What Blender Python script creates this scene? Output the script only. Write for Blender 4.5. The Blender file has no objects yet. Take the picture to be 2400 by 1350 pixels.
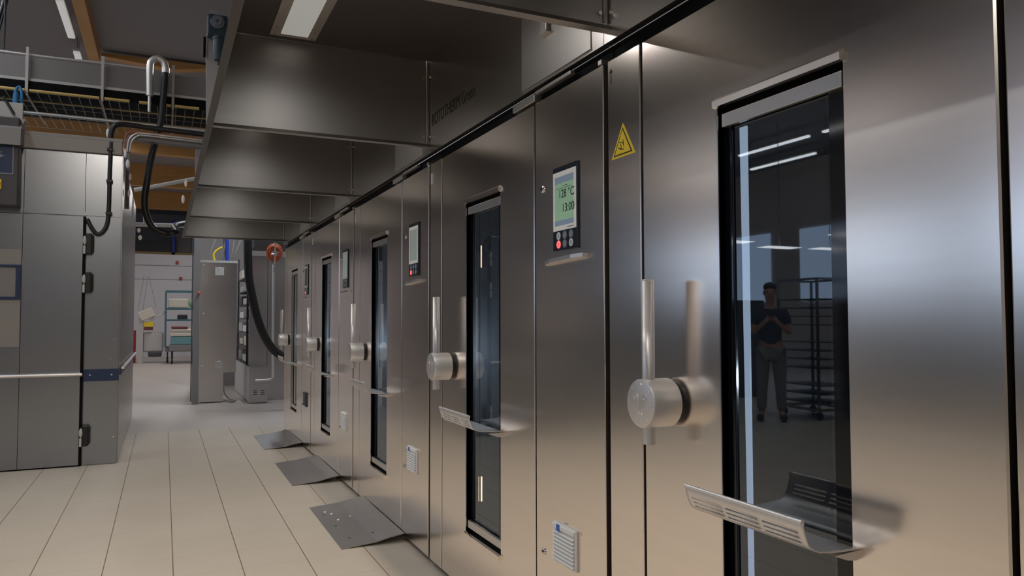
import bpy, bmesh, math, random
from mathutils import Vector, Matrix
random.seed(4)
C = bpy.context.scene.collection
S = bpy.context.scene
PI = math.pi

# ------------------------------------------------------------------ camera
F_PX, YAW, PITCH, ROLL, EYE = 1753.86, 0.435109, 0.041164, -0.002158, 1.40
def cam_basis():
    cy, sy = math.cos(YAW), math.sin(YAW); cp, sp = math.cos(PITCH), math.sin(PITCH)
    Fw = Vector((sy*cp, cy*cp, sp)); R = Vector((cy, -sy, 0)); U = R.cross(Fw)
    c, s = math.cos(ROLL), math.sin(ROLL)
    return c*R+s*U, -s*R+c*U, Fw
R_, U_, F_ = cam_basis()
cd = bpy.data.cameras.new('camera'); cam = bpy.data.objects.new('camera', cd); C.objects.link(cam)
cam.matrix_world = Matrix(((R_.x, U_.x, -F_.x, 0), (R_.y, U_.y, -F_.y, 0), (R_.z, U_.z, -F_.z, EYE), (0, 0, 0, 1)))
cd.sensor_width = 36; cd.lens = F_PX/2400*36; cd.clip_start = 0.02; cd.clip_end = 200
S.camera = cam

# ------------------------------------------------------------------ world, exposure, lights
S.view_settings.view_transform = 'Standard'; S.view_settings.look = 'None'
S.view_settings.gamma = 1; S.view_settings.use_curve_mapping = False
S.view_settings.exposure = 0.50
w = bpy.data.worlds.new('world'); S.world = w; w.use_nodes = True
w.node_tree.nodes['Background'].inputs[0].default_value = (.62, .72, 1, 1)
w.node_tree.nodes['Background'].inputs[1].default_value = 0.6

def area(name, loc, sx, sy, power, col=(1, .95, .9), rot=(0, 0, 0)):
    l = bpy.data.lights.new(name, 'AREA'); l.shape = 'RECTANGLE'; l.size = sx; l.size_y = sy
    l.energy = power; l.color = col
    o = bpy.data.objects.new(name, l); o.location = loc; o.rotation_euler = rot; C.objects.link(o)
    return o
# ceiling tubes over the hall, plus side and back fills added to brighten reflections
for nm, x, y, z, l, p, c_ in (('aisle_tube_light', -.7, 2.4, 4.6, 4.4, 98, (1, .88, .76)), ('hall_tube_light', -6.2, 7.0, 5.5, 10, 100, (.88, .94, 1)),
                    ('far_tube_light', -1.35, 17.5, 5.6, 9, 50, (1, .95, .92)), ('far_tube_light', 1.2, 24, 5.2, 9, 110, (1, .96, .95)), ('far_tube_light', -5.5, 24, 5.2, 9, 90, (1, .96, .95)), ('side_fill_light', -2.4, 10.0, 5.6, 9, 95, (.88, .94, 1)), ('back_fill_light', -1.6, -4.8, 4.6, 3.5, 45, (1, .97, .88)), ('passage_light', 1.9, 12.2, 5.2, 2.0, 90, (.85, .92, 1))):
    area(nm, (x, y, z), .14, l, p, c_)
# a diffuse daylight from the windows high in the left wall
area('window_daylight', (-13.7, 8, 3.4), 20, 3.2, 200, (.62, .76, 1), (0, -math.radians(78), 0)).rotation_euler = (0, -PI/2, PI)

# ------------------------------------------------------------------ materials
def mat(name, col, rough=.5, metal=0., spec=.5, emis=None, es=0., bump=None, noise=None, ior=None, coat=0):
    m = bpy.data.materials.new(name); m.use_nodes = True; nt = m.node_tree; b = nt.nodes['Principled BSDF']
    b.inputs['Base Color'].default_value = (*col, 1); b.inputs['Roughness'].default_value = rough
    b.inputs['Metallic'].default_value = metal; b.inputs['Specular IOR Level'].default_value = spec
    if ior: b.inputs['IOR'].default_value = ior
    if coat: b.inputs['Coat Weight'].default_value = coat; b.inputs['Coat Roughness'].default_value = .03
    if emis: b.inputs['Emission Color'].default_value = (*emis, 1); b.inputs['Emission Strength'].default_value = es
    tc = nt.nodes.new('ShaderNodeTexCoord')
    if noise:   # (scale vector, amount) mottling of the base colour
        mp = nt.nodes.new('ShaderNodeMapping'); mp.inputs['Scale'].default_value = noise[0]
        nz = nt.nodes.new('ShaderNodeTexNoise'); nz.inputs['Scale'].default_value = 1; nz.inputs['Detail'].default_value = 3
        mx = nt.nodes.new('ShaderNodeMix'); mx.data_type = 'RGBA'
        mx.inputs['A'].default_value = (*[c*(1-noise[1]) for c in col], 1); mx.inputs['B'].default_value = (*[min(1, c*(1+noise[1])) for c in col], 1)
        nt.links.new(tc.outputs['Object'], mp.inputs[0]); nt.links.new(mp.outputs[0], nz.inputs['Vector'])
        nt.links.new(nz.outputs['Fac'], mx.inputs['Factor']); nt.links.new(mx.outputs['Result'], b.inputs['Base Color'])
    if bump:    # list of (scale vector, distance)
        prev = None
        for sc, dist in bump:
            mp = nt.nodes.new('ShaderNodeMapping'); mp.inputs['Scale'].default_value = sc
            nz = nt.nodes.new('ShaderNodeTexNoise'); nz.inputs['Scale'].default_value = 1; nz.inputs['Detail'].default_value = 1
            bp = nt.nodes.new('ShaderNodeBump'); bp.inputs['Strength'].default_value = 1; bp.inputs['Distance'].default_value = dist
            nt.links.new(tc.outputs['Object'], mp.inputs[0]); nt.links.new(mp.outputs[0], nz.inputs['Vector'])
            nt.links.new(nz.outputs['Fac'], bp.inputs['Height'])
            if prev: nt.links.new(prev.outputs[0], bp.inputs['Normal'])
            prev = bp
        nt.links.new(prev.outputs[0], b.inputs['Normal'])
    return m
M = {}
WAVE = ((.9, .9, .7), .0035)
def steel(name, col, rough, wave=WAVE, aniso=.0, nz=.05):
    m = mat(name, col, rough, 1,  noise=((3, 3, 40), nz))
    return m
M['steel'] = steel('brushed_steel', (.95, .865, .79), .20)
M['canopy'] = steel('shaded_canopy_steel', (.13, .12, .115), .5)  # hood steel with the shade under the canopy put into its colour
M['steel_back'] = steel('upper_front_steel', (.64, .61, .585), .26)
M['steel_hood'] = steel('hood_steel', (.40, .385, .37), .42)
M['steel_cab'] = steel('cabinet_steel', (.33, .35, .38), .27)
M['steel_side'] = steel('cabinet_side_steel', (.40, .36, .33), .3)
M['steel_far'] = steel('far_steel', (.58, .56, .56), .28)
M['steel_edge'] = mat('polished_steel', (.75, .74, .75), .18, 1)
M['alu'] = mat('satin_aluminium', (.80, .77, .75), .46, .92)
M['alu_light'] = mat('brushed_trim', (.70, .67, .64), .36, 1)
M['emblem'] = mat('raised_metal_letters', (.92, .90, .88), .3, .8)
M['ramp'] = steel('ramp_steel', (.47, .46, .455), .42, ((2, 2, 2), .002))
M['black'] = mat('black_gap', (.004, .004, .005), .7, spec=.1)
M['rubber'] = mat('black_rubber', (.012, .012, .013), .45)
M['gloss_black'] = mat('printed_glass_border', (.004, .005, .007), .06, ior=1.5)
M['panel_black'] = mat('keypad_black', (.012, .018, .028), .25)
M['white'] = mat('white_plastic', (.90, .89, .87), .4)
M['offwhite'] = mat('grey_white_plastic', (.55, .55, .53), .4)
M['cap'] = mat('pale_cap', (.27, .255, .24), .45)
M['blue'] = mat('navy_plastic', (.018, .035, .09), .4)
M['bluetag'] = mat('blue_label', (.03, .12, .55), .4)
M['yellow'] = mat('warning_yellow', (.85, .62, .03), .45)
M['red'] = mat('switch_red', (.35, .02, .02), .4)
M['keygrey'] = mat('key_grey', (.22, .25, .28), .4)
M['keywhite'] = mat('key_white', (.62, .64, .68), .4)
M['keyred'] = mat('key_red_lit', (.8, .1, .1), .4, emis=(1, .12, .12), es=.9)
M['lcd'] = mat('lcd_green', (.22, .36, .24), .25, emis=(.36, .58, .38), es=.17)
M['lcd_blue'] = mat('lcd_blue', (.20, .26, .34), .25, emis=(.3, .4, .55), es=.12)
M['lcd_dim'] = mat('lcd_dim', (.26, .30, .28), .25, emis=(.4, .45, .42), es=.15)
M['ink'] = mat('dark_ink', (.02, .025, .03), .5)
M['engrave'] = mat('etched_letters', (.018, .018, .018), .6)
M['wood'] = mat('glulam_wood', (.52, .27, .085), .55, noise=((1.2, 1.2, 12), .22))
M['ceiling'] = mat('hall_ceiling_panel', (.24, .22, .215), .7)
M['wall'] = mat('hall_wall_panel', (.62, .58, .58), .6)
M['wall_pale'] = mat('pale_partition', (.62, .60, .62), .45)
M['wall_dark'] = mat('dark_upper_wall', (.10, .095, .09), .6)
M['wall_brown'] = mat('grey_brown_wall', (.30, .27, .26), .6)
M['duct'] = mat('duct_metal', (.20, .185, .18), .55, .3)
M['darkgrey'] = mat('dark_grey_enamel', (.06, .058, .064), .5)
M['midgrey'] = mat('mid_grey_enamel', (.22, .21, .21), .5)
M['lightgrey'] = mat('light_grey_enamel', (.50, .48, .46), .45)
M['yel_rail'] = mat('yellow_tray_rail', (.60, .42, .14), .5)
M['wire'] = mat('tray_wire', (.30, .25, .2), .5, .4)
M['rope'] = mat('blue_rope', (.02, .16, .36), .6)
M['pipe'] = mat('pale_pipe', (.55, .53, .52), .35, .5)
M['orange'] = mat('orange_hose', (.55, .12, .04), .45)
M['orange2'] = mat('orange_cable', (.45, .17, .08), .5)
M['teal'] = mat('teal_frame', (.055, .15, .18), .45)
M['tealcloth'] = mat('teal_crate', (.13, .30, .32), .6)
M['cobalt'] = mat('cobalt_upright', (.02, .06, .45), .45)
M['maroon'] = mat('maroon_cloth', (.16, .04, .05), .7)
M['cream'] = mat('cream_tray', (.62, .58, .48), .5)
M['green'] = mat('pale_green_bag', (.30, .55, .32), .6)
M['motor'] = mat('blue_grey_motor', (.045, .075, .095), .45)
M['lamp'] = mat('tube_diffuser', (.7, .7, .68), .4, emis=(1, .97, .93), es=.2)
M['hoodlamp'] = mat('hood_diffuser', (.35, .35, .34), .35, emis=(1, .98, .93), es=.17)
M['ledpanel'] = mat('led_panel', (.9, .9, .9), .4, emis=(1, 1, 1), es=3)
M['strip'] = mat('door_light_strip', (.6, .62, .66), .3, emis=(.80, .88, 1), es=1.15)
M['warmlamp'] = mat('oven_lamp_glow', (.8, .5, .3), .4, emis=(1, .62, .35), es=6)
M['chamber'] = mat('oven_chamber', (.16, .165, .17), .5, .3)
M['chamber2'] = mat('oven_rib', (.30, .31, .32), .4, .5)
M['windowpane'] = mat('daylight_pane', (.3, .35, .4), .3, emis=(.55, .72, 1), es=.8)
M['skin'] = mat('skin', (.45, .26, .19), .55)
M['shirt'] = mat('navy_shirt', (.02, .026, .045), .8)
M['trouser'] = mat('grey_trousers', (.20, .19, .18), .8)
M['hair'] = mat('dark_hair', (.02, .015, .012), .6)
M['stain'] = mat('pale_smear', (.75, .74, .72), .6)

def glass_mat():
    m = bpy.data.materials.new('tinted_oven_glass'); m.use_nodes = True; nt = m.node_tree
    nt.nodes.clear(); out = nt.nodes.new('ShaderNodeOutputMaterial')
    mx = nt.nodes.new('ShaderNodeMixShader'); tr = nt.nodes.new('ShaderNodeBsdfTransparent'); gl = nt.nodes.new('ShaderNodeBsdfGlossy')
    tr.inputs[0].default_value = (.42, .46, .50, 1); gl.inputs['Roughness'].default_value = .015
    gl.inputs[0].default_value = (.86, .93, 1, 1)
    fr = nt.nodes.new('ShaderNodeFresnel'); fr.inputs[0].default_value = 2.05
    ge = nt.nodes.new('ShaderNodeNewGeometry'); mm = nt.nodes.new('ShaderNodeMath'); mm.operation = 'MULTIPLY'; iv = nt.nodes.new('ShaderNodeMath'); iv.operation = 'SUBTRACT'
    iv.inputs[0].default_value = 1; nt.links.new(ge.outputs['Backfacing'], iv.inputs[1]); nt.links.new(fr.outputs[0], mm.inputs[0]); nt.links.new(iv.outputs[0], mm.inputs[1])
    nt.links.new(mm.outputs[0], mx.inputs[0]); nt.links.new(tr.outputs[0], mx.inputs[1]); nt.links.new(gl.outputs[0], mx.inputs[2])
    nt.links.new(mx.outputs[0], out.inputs[0]); return m
M['glass'] = glass_mat()

def tile_mat():
    m = bpy.data.materials.new('beige_floor_tiles'); m.use_nodes = True; nt = m.node_tree; b = nt.nodes['Principled BSDF']
    tc = nt.nodes.new('ShaderNodeTexCoord'); sp = nt.nodes.new('ShaderNodeSeparateXYZ'); nt.links.new(tc.outputs['Object'], sp.inputs[0])
    def mth(op, a, bb=None):
        n = nt.nodes.new('ShaderNodeMath'); n.operation = op
        for i, v in enumerate((a, bb)):
            if v is None: continue
            if isinstance(v, (int, float)): n.inputs[i].default_value = v
            else: nt.links.new(v, n.inputs[i])
        return n.outputs[0]
    P = .356
    def line(coord, off, half):
        f = mth('FRACT', mth('DIVIDE', mth('ADD', coord, off), P))
        d = mth('MINIMUM', f, mth('SUBTRACT', 1.0, f))
        return mth('LESS_THAN', d, half/P)
    gx = line(sp.outputs[0], -.068+10*P, .0028); gy = line(sp.outputs[1], -4.52+40*P, .0014)
    g = nt.nodes.new('ShaderNodeMix'); g.data_type = 'RGBA'
    nz = nt.nodes.new('ShaderNodeTexNoise'); nz.inputs['Scale'].default_value = 1.4; nz.inputs['Detail'].default_value = 4
    nt.links.new(tc.outputs['Object'], nz.inputs['Vector'])
    base = nt.nodes.new('ShaderNodeMix'); base.data_type = 'RGBA'
    base.inputs['A'].default_value = (.48, .425, .35, 1); base.inputs['B'].default_value = (.57, .51, .43, 1)
    nt.links.new(nz.outputs['Fac'], base.inputs['Factor'])
    ga = nt.nodes.new('ShaderNodeMix'); ga.data_type = 'RGBA'
    nt.links.new(mth('MULTIPLY', gy, .55), ga.inputs['Factor']); nt.links.new(base.outputs['Result'], ga.inputs['A'])
    ga.inputs['B'].default_value = (.20, .14, .10, 1)
    nt.links.new(gx, g.inputs['Factor']); nt.links.new(ga.outputs['Result'], g.inputs['A']); g.inputs['B'].default_value = (.20, .13, .09, 1)
    nt.links.new(g.outputs['Result'], b.inputs['Base Color'])
    b.inputs['Roughness'].default_value = .42; b.inputs['Specular IOR Level'].default_value = .45
    return m
M['tiles'] = tile_mat()
M['grey_floor'] = mat('smooth_grey_floor', (.50, .445, .405), .42, noise=((.8, .8, .8), .08))

# ------------------------------------------------------------------ mesh helpers
class MB:
    def __init__(s): s.bm = bmesh.new()
    def box(s, x0, x1, y0, y1, z0, z1, bev=0, rot=None, seg=2):
        r = bmesh.ops.create_cube(s.bm, size=1)
        vs = r['verts']
        mt = Matrix.Translation(((x0+x1)/2, (y0+y1)/2, (z0+z1)/2))
        if rot: mt = mt @ rot
        mt = mt @ Matrix.Diagonal((abs(x1-x0), abs(y1-y0), abs(z1-z0), 1))
        bmesh.ops.transform(s.bm, matrix=mt, verts=vs)
        if bev:
            es = list({e for v in vs for e in v.link_edges})
            bmesh.ops.bevel(s.bm, geom=es, offset=bev, segments=seg, affect='EDGES', profile=.5)
        return s
    def cyl(s, a, b, r, r2=None, n=20, caps=True):
        a = Vector(a); b = Vector(b); d = b-a
        q = d.to_track_quat('Z', 'Y').to_matrix().to_4x4()
        bmesh.ops.create_cone(s.bm, cap_ends=caps, segments=n, radius1=r, radius2=r if r2 is None else r2, depth=d.length, matrix=Matrix.Translation((a+b)/2) @ q)
        return s
    def sph(s, c, r, sc=(1, 1, 1), u=16, v=10):
        bmesh.ops.create_uvsphere(s.bm, u_segments=u, v_segments=v, radius=r, matrix=Matrix.Translation(c) @ Matrix.Diagonal((*sc, 1)))
        return s
    def lathe(s, o, ax, prof, n=40):
        """prof: list of (distance along axis, radius)"""
        o = Vector(o); q = Vector(ax).to_track_quat('Z', 'Y').to_matrix()
        rings = []
        for d, r in prof:
            if r <= 1e-6: rings.append([s.bm.verts.new(o+q@Vector((0, 0, d)))])
            else: rings.append([s.bm.verts.new(o+q@Vector((r*math.cos(2*PI*i/n), r*math.sin(2*PI*i/n), d))) for i in range(n)])
        for A, B in zip(rings, rings[1:]):
            for i in range(n):
                j = (i+1) % n
                if len(A) == 1 and len(B) == 1: continue
                if len(A) == 1: s.bm.faces.new((A[0], B[i], B[j]))
                elif len(B) == 1: s.bm.faces.new((A[i], B[0], A[j]))
                else: s.bm.faces.new((A[i], B[i], B[j], A[j]))
        return s
    def tube(s, pts, r, n=12, smooth=6, closed=False):
        P = [Vector(p) for p in pts]
        if smooth and len(P) > 2:
            Q = []
            for i in range(len(P)-1):
                p0 = P[max(i-1, 0)]; p1 = P[i]; p2 = P[i+1]; p3 = P[min(i+2, len(P)-1)]
                for k in range(smooth):
                    t = k/smooth
                    Q.append(.5*((2*p1)+(-p0+p2)*t+(2*p0-5*p1+4*p2-p3)*t*t+(-p0+3*p1-3*p2+p3)*t**3))
            Q.append(P[-1]); P = Q
        up = None; rings = []
        for i, p in enumerate(P):
            t = (P[min(i+1, len(P)-1)]-P[max(i-1, 0)]).normalized()
            if up is None: up = t.orthogonal().normalized()
            up = (up-t*up.dot(t)).normalized(); sd = t.cross(up)
            rings.append([s.bm.verts.new(p+r*(math.cos(2*PI*k/n)*up+math.sin(2*PI*k/n)*sd)) for k in range(n)])
        for A, B in zip(rings, rings[1:]):
            for k in range(n): s.bm.faces.new((A[k], A[(k+1) % n], B[(k+1) % n], B[k]))
        s.bm.faces.new(rings[0][::-1]); s.bm.faces.new(rings[-1])
        return s
    def prism(s, pts, ext):
        """pts: 3D outline; ext: extrusion vector"""
        ext = Vector(ext); a = [s.bm.verts.new(Vector(p)) for p in pts]; b = [s.bm.verts.new(Vector(p)+ext) for p in pts]
        s.bm.faces.new(a[::-1]); s.bm.faces.new(b); n = len(a)
        for i in range(n): s.bm.faces.new((a[i], a[(i+1) % n], b[(i+1) % n], b[i]))
        return s
    def ring_plate(s, xf, xb, y0, y1, z0, z1, hy0, hy1, hz0, hz1, bev=.003):
        """plate facing -x with a rectangular hole"""
        def loop(x, a, b, c, d): return [s.bm.verts.new((x, p, q)) for p, q in ((a, c), (b, c), (b, d), (a, d))]
        fo0 = loop(xf+bev, y0, y1, z0, z1); fo = loop(xf, y0+bev, y1-bev, z0+bev, z1-bev); fi = loop(xf, hy0, hy1, hz0, hz1)
        bo = loop(xb, y0, y1, z0, z1); bi = loop(xb, hy0, hy1, hz0, hz1)
        for A, B in ((bo, fo0), (fo0, fo), (fo, fi), (fi, bi), (bi, bo)):
            for i in range(4): s.bm.faces.new((A[i], A[(i+1) % 4], B[(i+1) % 4], B[i]))
        return s
    def build(s, name, m, parent=None, smooth=False, auto=35):
        bmesh.ops.remove_doubles(s.bm, verts=s.bm.verts, dist=1e-6)
        bmesh.ops.recalc_face_normals(s.bm, faces=s.bm.faces)
        me = bpy.data.meshes.new(name)
        if smooth:
            for f in s.bm.faces: f.smooth = True
            for e in s.bm.edges:
                if len(e.link_faces) == 2 and e.calc_face_angle(0) > math.radians(auto): e.smooth = False
        s.bm.to_mesh(me); s.bm.free()
        me.materials.append(M[m] if isinstance(m, str) else m)
        o = bpy.data.objects.new(name, me); C.objects.link(o)
        if parent is not None: o.parent = parent; o.matrix_parent_inverse = Matrix.Translation(-world_loc(parent))
        return o
def world_loc(o):
    v = Vector(o.location)
    # meshes here are built in world coordinates with zero location; only empties carry one
    return v if o.type == 'EMPTY' else Vector((0, 0, 0))
def B(*a, **k): return MB().box(*a, **k)
def tag(o, label, cat, group=None, kind=None):
    o['label'] = label; o['category'] = cat
    if group: o['group'] = group
    if kind: o['kind'] = kind
    return o
def thing(name, loc, label, cat, group=None):
    o = bpy.data.objects.new(name, None); o.empty_display_size = .1; o.location = loc; C.objects.link(o)
    return tag(o, label, cat, group)
def struct(o): o['kind'] = 'structure'; return o
_dg = None
def text(name, s, m, mtx, size=.1, depth=.0006, parent=None, width=None, mirror=False, align='LEFT'):
    cu = bpy.data.curves.new(name, 'FONT'); cu.body = s; cu.size = size; cu.extrude = depth; cu.align_x = align
    t = bpy.data.objects.new(name, cu); C.objects.link(t)
    dg = bpy.context.evaluated_depsgraph_get(); me = bpy.data.meshes.new_from_object(t.evaluated_get(dg)); me.name = name
    bpy.data.objects.remove(t)
    xs = [v.co.x for v in me.vertices]; k = 1
    if width: k = width/(max(xs)-min(xs))
    sc = Matrix.Diagonal((-k if mirror else k, 1, 1, 1))
    me.transform(mtx @ sc); me.materials.clear(); me.materials.append(M[m])
    o = bpy.data.objects.new(name, me); C.objects.link(o)
    if parent is not None: o.parent = parent; o.matrix_parent_inverse = Matrix.Translation(-world_loc(parent))
    return o
def on_face(x, y, z):     # text frame on a surface facing -x; reads towards -y
    return Matrix(((0, 0, -1, x), (-1, 0, 0, y), (0, 1, 0, z), (0, 0, 0, 1)))
def on_front(x, y, z):    # text frame on a surface facing -y; reads towards +x
    return Matrix(((1, 0, 0, x), (0, 0, -1, y), (0, 1, 0, z), (0, 0, 0, 1)))

# ------------------------------------------------------------------ the hall
XR = 3.3
struct(B(-14, XR, -8, 10.42, -.1, 0).build('floor', 'tiles'))
struct(B(-14, 8, 10.42, 31.2, -.1, -.002).build('floor_far', 'grey_floor'))
struct(B(XR, XR+.2, -8, 10.42, 0, 6.2).build('wall_right', 'wall'))
struct(B(-14.2, -14, -8, 31.2, 0, 6.2).build('wall_left', 'wall'))
struct(B(-14, XR, -8.2, -8, 0, 6.2).build('wall_back', 'wall_dark'))
struct(B(-14, XR, -8, -7.97, .9, 3.5).build('trim_2', 'wall_pale'))
struct(B(-14, 8, 31, 31.2, 0, 3.85).build('wall_far', 'wall_pale'))
struct(B(-14, 8, 36, 36.2, 0, 6.2).build('wall_far_end', 'wall_brown'))
struct(B(8, 8.2, 10.42, 36, 0, 6.2).build('wall_right_far', 'wall_brown'))
struct(B(3.5, 8, 10.42, 10.6, 0, 6.2).build('wall_right_return', 'wall'))
struct(B(-14, 8, -8, 36, 6.0, 6.2).build('ceiling', 'ceiling'))
struct(B(-14, 8, 31.2, 36, -.1, -.002).build('floor_behind', 'grey_floor'))
for i in range(6):
    f = struct(B(-13.99, -13.94, -5+i*5.6, -.6+i*5.6, 1.9, 4.0).build('window_%d' % (i+1), 'windowpane'))
# glulam beams: cross beams every few metres, one running along the hall
for k, y in enumerate((-3, 3, 9, 19.8, 24.6, 29.6)):
    tag(B(-14, 8, y-.11, y+.11, 5.30 if k < 3 else 5.36, 5.999).build('roof_beam', 'wood'),
        ['orange-brown timber cross beam above the area behind the camera', 'orange-brown timber cross beam over the oven front', 'orange-brown timber cross beam just above the first overhead duct',
         'uppermost timber cross beam seen in the gap between cabinet and hood',
         'middle timber cross beam seen in the gap between cabinet and hood', 'lowest timber cross beam seen in the gap between cabinet and hood'][k], 'beam', 'timber roof beams')
tag(B(-1.21, -1.05, 9.12, 14.28, 5.75, 5.999).build('roof_beam', 'wood'), 'long timber beam running away under the grey ceiling, left of the motor', 'beam', 'timber roof beams')

tag(MB().prism([(-1.04, 14.3, 5.93), (3.4, 14.3, 6.0), (3.4, 14.3, 5.97), (.7, 14.3, 5.90), (.1, 14.3, 5.80), (-1.04, 14.3, 5.88)], (0, .2, 0)).build('roof_beam', 'wood'), 'thin-looking timber cross beam where the long beam ends, above the silver bent pipe', 'beam', 'timber roof beams')
# ceiling tube lamps
def tube_lamp(x, y, l, label, z=5.72):
    t = thing('ceiling_lamp', (x, y, z), label, 'lamp', 'ceiling tube lamps')
    B(x-.055, x+.055, y-l/2, y+l/2, z+.03, z+.08, .008).build('lamp_housing', 'offwhite', t)
    B(x-.05, x+.05, y-l/2+.01, y+l/2-.01, z-.015, z+.03, .012).build('diffuser', 'lamp' if x > -2 else 'ledpanel', t)
    for dy in (-l/3, l/3): MB().cyl((x, y+dy, z+.08), (x, y+dy, 5.998), .006).build('hanger', 'midgrey', t)
for y, l, lb in ((12.35, 1.5, 'long pale ceiling tube lamp at the top left beside the timber beam'), (14.0, .4, 'short pale ceiling lamp between the tube lamp and the duct'),
                 (17.5, 1.5, 'ceiling tube lamp beyond the timber cross beam'), (22, 1.5, 'farthest ceiling tube lamp over the far hall'),
                 (5, 1.5, 'ceiling tube lamp above the tiled aisle'), (1, 1.5, 'ceiling tube lamp near the camera above the aisle')):
    tube_lamp(-1.35, y, l, lb)
for i, (x, y) in enumerate(((-11, 11.4), (-11, 14.2), (-11, 17.0), (-12.6, 15.5), (-12.6, 19.0))):
    tube_lamp(x, y, 2.4,
        ['nearest tube of the first row', 'middle tube of the first row', 'farthest tube of the first row', 'nearer tube of the second row', 'farther tube of the second row'][i]+', mirrored high in the nearest oven window')

# ------------------------------------------------------------------ ovens
XF = 1.40          # plane of the oven fronts
P = 1.925
KN = ['nearest', 'second', 'third', 'fourth', 'farthest']
def oven(k):
    o = P*k
    t = thing('rack_oven', (XF+.8, o+1.27, 0), [
        'nearest stainless rack oven, at right, with large dark window and yellow warning triangle',
        'second stainless rack oven, its display reading 128 °C',
        'third stainless rack oven from the camera, its display unlit green with a red key',
        'fourth stainless rack oven, with a small pale display and closed vent grille',
        'farthest stainless rack oven, at the end of the row beside the black hose'][k], 'oven', 'stainless rack ovens in a row')
    y0, y1 = o+.296, o+2.213
    # body: dark shell with an opening behind the window
    b = MB()
    b.box(3.0, 3.02, y0, y1, .0, 2.36); b.box(1.5, 3.0, y0, y0+.02, 0, 2.36); b.box(1.5, 3.0, y1-.02, y1, 0, 2.36); b.box(1.5, 3.0, y0, y1, 2.34, 2.36)
    b.ring_plate(1.462, 1.5, y0, y1, .0, 2.36, o+1.16, o+1.76, .30, 2.02, bev=.001)
    b.box(1.432, 1.462, y0, y1, 2.305, 2.368)
    b.box(1.45, 1.462, y0, y1, 0, .03)
    body = b.build('oven_body', 'black', t)
    c = MB(); c.box(2.2, 2.22, o+.8, o+2.0, .2, 2.2)
    c.build('chamber_back', 'chamber', body)
    c = MB()
    for yy, ww in ((1.05, .06), (1.22, .05), (1.44, .12), (1.7, .05), (1.86, .08)):
        c.box(2.15, 2.2, o+yy, o+yy+ww, .2, 2.2)
    c.box(1.52, 2.2, o+2.0, o+2.02, .2, 2.2).box(1.52, 2.2, o+.78, o+.8, .2, 2.2)
    c.build('chamber_rib', 'chamber2', body)
    if k in (1,):
        MB().cyl((1.56, o+1.84, .42), (1.56, o+1.84, .55), .010).cyl((1.56, o+1.84, 1.68), (1.56, o+1.84, 1.80), .008).build('oven_lamp', 'warmlamp', body)
    pl_ = bpy.data.lights.new('oven_lamp_light', 'POINT'); pl_.energy = 1.0 if k == 0 else 7; pl_.shadow_soft_size = 0; pl_.color = (.85, .92, 1)
    po_ = bpy.data.objects.new('oven_lamp_light', pl_); po_.location = (1.75, o+1.3, 1.2); C.objects.link(po_)
    # control panel
    cp = B(XF, 1.448, o+.319, o+.852, .03, 2.302, .003).build('control_panel', 'steel', t)
    # door with window opening
    d = MB().ring_plate(XF, 1.458, o+.867, o+2.005, .03, 2.302, o+1.213, o+1.637, .32, 2.0, bev=.004).build('door', 'steel', t)
    g = B(1.424, 1.429, o+1.215, o+1.635, .335, 1.975).build('window_glass', 'glass', d)
    B(1.418, 1.4235, o+1.215, o+1.272, .34, 1.94).build('glass_border', 'gloss_black', d); B(1.418, 1.4235, o+1.606, o+1.635, .34, 1.94).build('glass_border', 'gloss_black', d)
    MB().box(1.404, 1.418, o+1.222, o+1.630, 1.932, 1.970, .002).build('window_top_bar', 'alu_light', d)
    MB().box(1.404, 1.418, o+1.222, o+1.630, .352, .39, .002).build('window_bottom_bar', 'alu_light', d)
    B(1.43, 1.434, o+1.205, o+1.645, 1.972, 2.01).build('vent_gap', 'black', d); B(1.43, 1.434, o+1.205, o+1.645, .31, .35).build('vent_gap', 'black', d)
    tr = MB().prism([(XF, o+1.212, 1.988), (XF-.012, o+1.212, 1.990), (XF-.013, o+1.212, 2.008), (XF, o+1.212, 2.018)], (0, .438, 0)).build('air_lip', 'steel', d)
    tr = MB().prism([(XF, o+1.212, .302), (XF-.012, o+1.212, .310), (XF-.013, o+1.212, .326), (XF, o+1.212, .330)], (0, .438, 0))
    tr.build('air_lip', 'steel', d)
    B(XF-.004, 1.43, o+1.637, o+1.642, .32, 1.99).build('window_edge_trim', 'steel_edge', d)
    st = MB().prism([(1.445, o+1.578, .34), (1.445, o+1.592, .34), (1.445, o+1.604, 1.93), (1.445, o+1.578, 1.93)] if k == 0 else
                    [(1.445, o+1.572, .34), (1.445, o+1.580, .34), (1.445, o+1.582, 1.93), (1.445, o+1.572, 1.93)], (.006, 0, 0))
    st.build('light_strip', 'strip' if k == 0 else 'steel_edge', d)
    # catch handle: round boss, bar, ring
    hy, hz = o+1.863, 1.148
    h = MB().lathe((1.384, hy, hz), (-1, 0, 0), [(0, 0), (0, .071), (.002, .0725), (.094, .0725), (.099, .070), (.100, .067), (.100, 0)], 48).build('door_handle', 'alu', t, True)
    MB().lathe((XF, hy, hz), (-1, 0, 0), [(0, .062), (.006, .064), (.016, .064)], 40).build('collar', 'rubber', h, True)
    MB().cyl((1.315, hy, hz+.068), (1.315, hy, 1.513), .0188, n=28).cyl((1.315, hy, 1.513), (1.315, hy, 1.517), .0188, .016, n=28).cyl((1.315, hy, 1.027), (1.315, hy, hz-.068), .0188, n=28).build('handle_bar', 'alu', h, True)
    e = MB()
    for i in range(8):
        a = PI/4*i+.1; e.sph((1.2845, hy+.058*math.cos(a), hz+.058*math.sin(a)), .0022, u=8, v=6)
    e.sph((1.2845, hy+.006, hz-.03), .0018, u=8, v=6).sph((1.2845, hy-.008, hz-.03), .0018, u=8, v=6)
    e.build('rivet_dots', 'steel_edge', h)
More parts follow.
